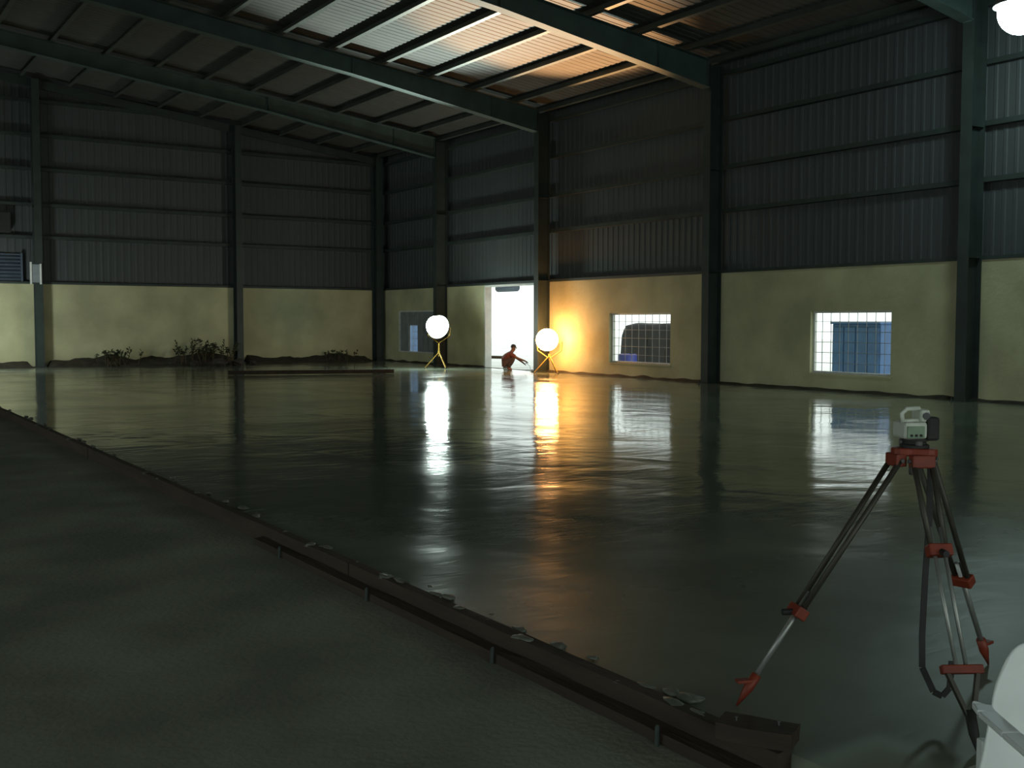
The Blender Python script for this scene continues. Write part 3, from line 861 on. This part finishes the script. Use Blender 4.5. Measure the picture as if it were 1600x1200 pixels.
for s in (-1, 1):
    lump(MB(), (s * 0.03, 0.325, 0.785), (0.011, 0.008, 0.008), 2.0, 8, 6, 0.0).build('eye', 'lens', pr, smooth=True)
    lump(MB(), (s * 0.082, 0.24, 0.775), (0.012, 0.022, 0.032), 2.0, 8, 6, 0.0).build('ear', 'skin', pr, smooth=True)
lump(MB(), (0, 0.328, 0.735), (0.024, 0.008, 0.007), 2.0, 8, 6, 0.0).build('mouth', 'trouser', pr, smooth=True)
fx, fy = 0.84, -0.55
base = Vector((-0.55, -10.75, 0)); rx, ry = -fy, fx
tw = thing('hand_trowel', 'small steel trowel held by the squatting worker', 'trowel', (base.x + fx * 0.66, base.y + fy * 0.66, 0.02), math.atan2(fy, fx) - PI / 2)
MB().box((-0.06, 0.0, 0.0), (0.06, 0.32, 0.006)).build('blade', 'trowel', tw)
MB().tube([(0, 0.16, 0.006), (0, 0.14, 0.12), (0, 0.02, 0.22)], 0.008, 8).build('shank', 'trowel', tw)
MB().tube([(-0.10, 0.0, 0.215), (0.12, 0.02, 0.24)], 0.014, 10).build('grip', 'timber', tw)

# ---------------------------------------------------------------- tripod with laser level
HD = Vector((-16.67, -39.0, 1.085))
tp = thing('survey_tripod', 'survey tripod with orange-red head and clamps standing on the slab edge', 'tripod', (HD.x, HD.y, 0))
feet = [Vector((-17.405, -38.68, 0.0)), Vector((-17.0, -39.56, 0.0)), Vector((-15.97, -38.93, 0.0))]
hd = MB()
n = 24
ring = []
for k in range(n):
    a = 2 * PI * k / n
    rr = 0.088 + 0.018 * math.cos(3 * (a - math.atan2(feet[0].y - HD.y, feet[0].x - HD.x)))
    ring.append((rr * math.cos(a), rr * math.sin(a), HD.z - 0.012))
hd.extrude(ring, (0, 0, 0.034))
ho = hd.build('head_plate', 'orange', tp, bevel=0.006)
MB().lathe([(0.018, HD.z - 0.10), (0.022, HD.z - 0.09), (0.022, HD.z - 0.05), (0.012, HD.z - 0.045), (0.012, HD.z)], 14).build('fixing_screw', 'lamp_body', ho)
for i, F in enumerate(feet):
    f = F - Vector((HD.x, HD.y, 0))
    dh = Vector((f.x, f.y, 0)).normalized()
    side = Vector((-dh.y, dh.x, 0))
    top = dh * 0.085 + Vector((0, 0, HD.z - 0.03))
    d = (f - top); Ln = d.length; d.normalize()
    # hinge block on the head
    MB().bar(top + side * 0.05 + Vector((0, 0, 0.0)), top - side * 0.05, 0.05, 0.055, up=(0, 0, 1)).build('hinge_block', 'orange', tp, bevel=0.006)
    MB().tube([top + side * 0.062, top - side * 0.062], 0.009, 8).build('hinge_bolt', 'lamp_body', tp)
    k1 = (0.62, 0.33, 0.57)[i]                     # where the sliding clamp sits
    cl = top + d * (Ln * k1)
    lg = MB()
    for s in (-1, 1):
        lg.tube([top + side * s * 0.040, cl + side * s * 0.030], 0.0125, 10)
    lo = lg.build('leg', 'darkalu', tp, smooth=True)
    MB().bar(cl + side * 0.05, cl - side * 0.05, 0.055, 0.05, up=d).build('clamp', 'orange', lo, bevel=0.006)
    MB().tube([cl + dh * 0.02 + side * 0.0, cl + dh * 0.07], 0.014, 10).build('clamp_knob', 'black', lo)
    ends2 = top + d * (Ln - 0.13)
    if i == 1:
        # front leg: twin lower tubes down to a broad red foot bracket
        br = top + d * (Ln * 0.735)
        mb = MB()
        for s in (-1, 1): mb.tube([cl + side * s * 0.022 - d * 0.1, br + side * s * 0.02], 0.009, 8)
        mb.build('lower_leg', 'alu', lo, smooth=True)
        MB().bar(br + side * 0.085, br - side * 0.085, 0.032, 0.035, up=d).build('foot_bracket', 'orange', lo, bevel=0.005)
        for s in (-1, 1):
            MB().bar(br + side * s * 0.065, ends2 + side * s * 0.008, 0.022, 0.016, up=side).build('foot_strut', 'darkalu', lo)
        MB().tube([ends2 - d * 0.03, ends2 + d * 0.06, f], [0.022, 0.02, 0.004], 10).build('foot_spike', 'black', lo, smooth=True)
    else:
        MB().tube([cl - d * 0.1, ends2], 0.0125, 10).build('lower_leg', 'alu', lo, smooth=True)
        MB().tube([ends2 - d * 0.03, ends2 + d * 0.04, f], [0.022, 0.022, 0.004], 10).build('foot_spike', 'orange', lo, smooth=True)
        MB().bar(ends2 + d * 0.0, ends2 + dh * 0.075 + d * 0.0, 0.04, 0.014).build('foot_step', 'orange', lo, bevel=0.003)
# hanging carry strap
rv = Vector((0.837, -0.547, 0))
def strap_pt(u, z, k=0.0): return rv * u + Vector((0.547, 0.837, 0)) * k + Vector((0, 0, z))
sp = [strap_pt(0.05, 1.05, -0.06), strap_pt(0.035, 0.82, -0.10), strap_pt(0.0, 0.56, -0.16), strap_pt(-0.03, 0.33, -0.22), strap_pt(-0.042, 0.21, -0.26),
      strap_pt(-0.008, 0.12, -0.30), strap_pt(0.025, 0.105, -0.31), strap_pt(0.055, 0.14, -0.31), strap_pt(0.065, 0.25, -0.30)]
mb = MB()
for i in range(len(sp) - 1):
    mb.bar(sp[i], sp[i + 1], 0.026, 0.005, up=(0.547, 0.837, 0.2))
mb.build('carry_strap', 'black', tp)

lv = thing('laser_level', 'pale laser level with green panel and carry handle on the tripod', 'surveying instrument', (HD.x, HD.y, HD.z + 0.022), -0.58 + 0.15)
# local x = right as seen by the viewer, -y = towards the viewer
MB().lathe([(0.062, 0.0), (0.062, 0.012), (0.05, 0.018), (0.05, 0.028), (0.058, 0.03), (0.058, 0.04)], 24).build('base_plate', 'black', lv)
for k in range(3):
    a = 2 * PI * k / 3 + 0.4
    MB().lathe([(0.012, 0.01), (0.016, 0.014), (0.016, 0.03), (0.012, 0.034)], 12, Matrix.Translation((0.05 * math.cos(a), 0.05 * math.sin(a), 0))).build('levelling_screw', 'lamp_body', lv)
MB().box((-0.075, -0.06, 0.04), (0.03, 0.06, 0.115)).build('housing', 'ivory', lv, bevel=0.014)
MB().box((-0.068, -0.066, 0.046), (0.012, -0.058, 0.098)).build('control_panel', 'greenpanel', lv, bevel=0.003)
for k in range(3):
    MB().tube([(-0.05 + k * 0.022, -0.070, 0.058), (-0.05 + k * 0.022, -0.065, 0.058)], 0.006, 10).build('button', 'black', lv)
MB().box((0.03, -0.055, 0.032), (0.09, 0.055, 0.135)).build('battery_pack', 'black', lv, bevel=0.012)
MB().box((0.005, -0.045, 0.112), (0.05, 0.045, 0.168)).build('rotor_head', 'ivory', lv, bevel=0.012)
MB().tube([(0.028, -0.05, 0.14), (0.028, -0.044, 0.14)], 0.016, 16).build('beam_window', 'lens', lv)
MB().tube([(-0.068, -0.02, 0.112), (-0.072, -0.02, 0.150), (-0.05, -0.02, 0.170), (0.01, -0.02, 0.172)], 0.010, 10).build('handle', 'ivory', lv, smooth=True)
MB().tube([(-0.068, -0.02, 0.118), (0.01, -0.02, 0.120)], 0.009, 10).build('handle_rail', 'ivory', lv, smooth=True)

# ---------------------------------------------------------------- white plastic chair, bottom right corner
ch = thing('plastic_chair', 'white plastic armchair at the lower right corner of the picture', 'chair', (-17.685, -40.393, -0.12), -0.58 + PI + 0.048)
def shell(fn, nu, nv, th, name, smooth=True):
    mb = MB()
    for j in range(nv + 1):
        for i in range(nu + 1): mb.v.append(tuple(fn(i / nu * 2 - 1, j / nv)))
    for j in range(nv):
        for i in range(nu):
            a = j * (nu + 1) + i; mb.f.append((a, a + 1, a + nu + 2, a + nu + 1))
    o = mb.build(name, 'chair', ch, smooth=smooth)
    s = o.modifiers.new('solid', 'SOLIDIFY'); s.thickness = th; s.offset = 0
    s2 = o.modifiers.new('sub', 'SUBSURF'); s2.levels = 1; s2.render_levels = 1
    return o
def back_fn(u, v):
    z = 0.41 + 0.38 * v
    w = 0.301 - 0.124 * v ** 0.8
    su = math.copysign(abs(u) ** 0.9, u)
    if v > 0.6:
        z -= 0.06 * abs(u) ** 5 * ((v - 0.6) / 0.4)
        w -= 0.02 * ((v - 0.6) / 0.4) ** 3
    return Vector((w * su, -0.19 - 0.11 * v + 0.05 * u * u, z))
shell(back_fn, 16, 12, 0.012, 'backrest')
shell(lambda u, v: Vector(((0.225 + 0.02 * v) * u, -0.20 + 0.43 * v, 0.425 - 0.018 * (1 - u * u) - 0.02 * max(0, v - 0.85) / 0.15 * 1)), 12, 12, 0.010, 'seat')
for s in (-1, 1):
    pts = [(s * 0.245, -0.20, 0.62), (s * 0.268, -0.17, 0.632), (s * 0.285, -0.10, 0.635), (s * 0.29, 0.05, 0.63), (s * 0.285, 0.17, 0.62), (s * 0.275, 0.215, 0.58)]
    mb = MB()
    for q in range(len(pts) - 1): mb.bar(pts[q], pts[q + 1], 0.055, 0.018, up=(0, 0.2, 1))
    o = mb.build('armrest', 'chair', ch, bevel=0.005)
    pts = [(s * 0.275, 0.20, 0.61), (s * 0.25, 0.20, 0.42), (s * 0.27, 0.225, 0.0)]
    mb = MB()
    for q in range(2): mb.bar(pts[q], pts[q + 1], 0.05, 0.035, up=(0, 1, 0))
    mb.build('leg', 'chair', ch, bevel=0.006)
    pts = [(s * 0.232, -0.20, 0.52), (s * 0.235, -0.195, 0.42), (s * 0.265, -0.31, 0.0)]
    mb = MB()
    for q in range(2): mb.bar(pts[q], pts[q + 1], 0.05, 0.04, up=(0, 1, 0))
    mb.build('leg', 'chair', ch, bevel=0.006)
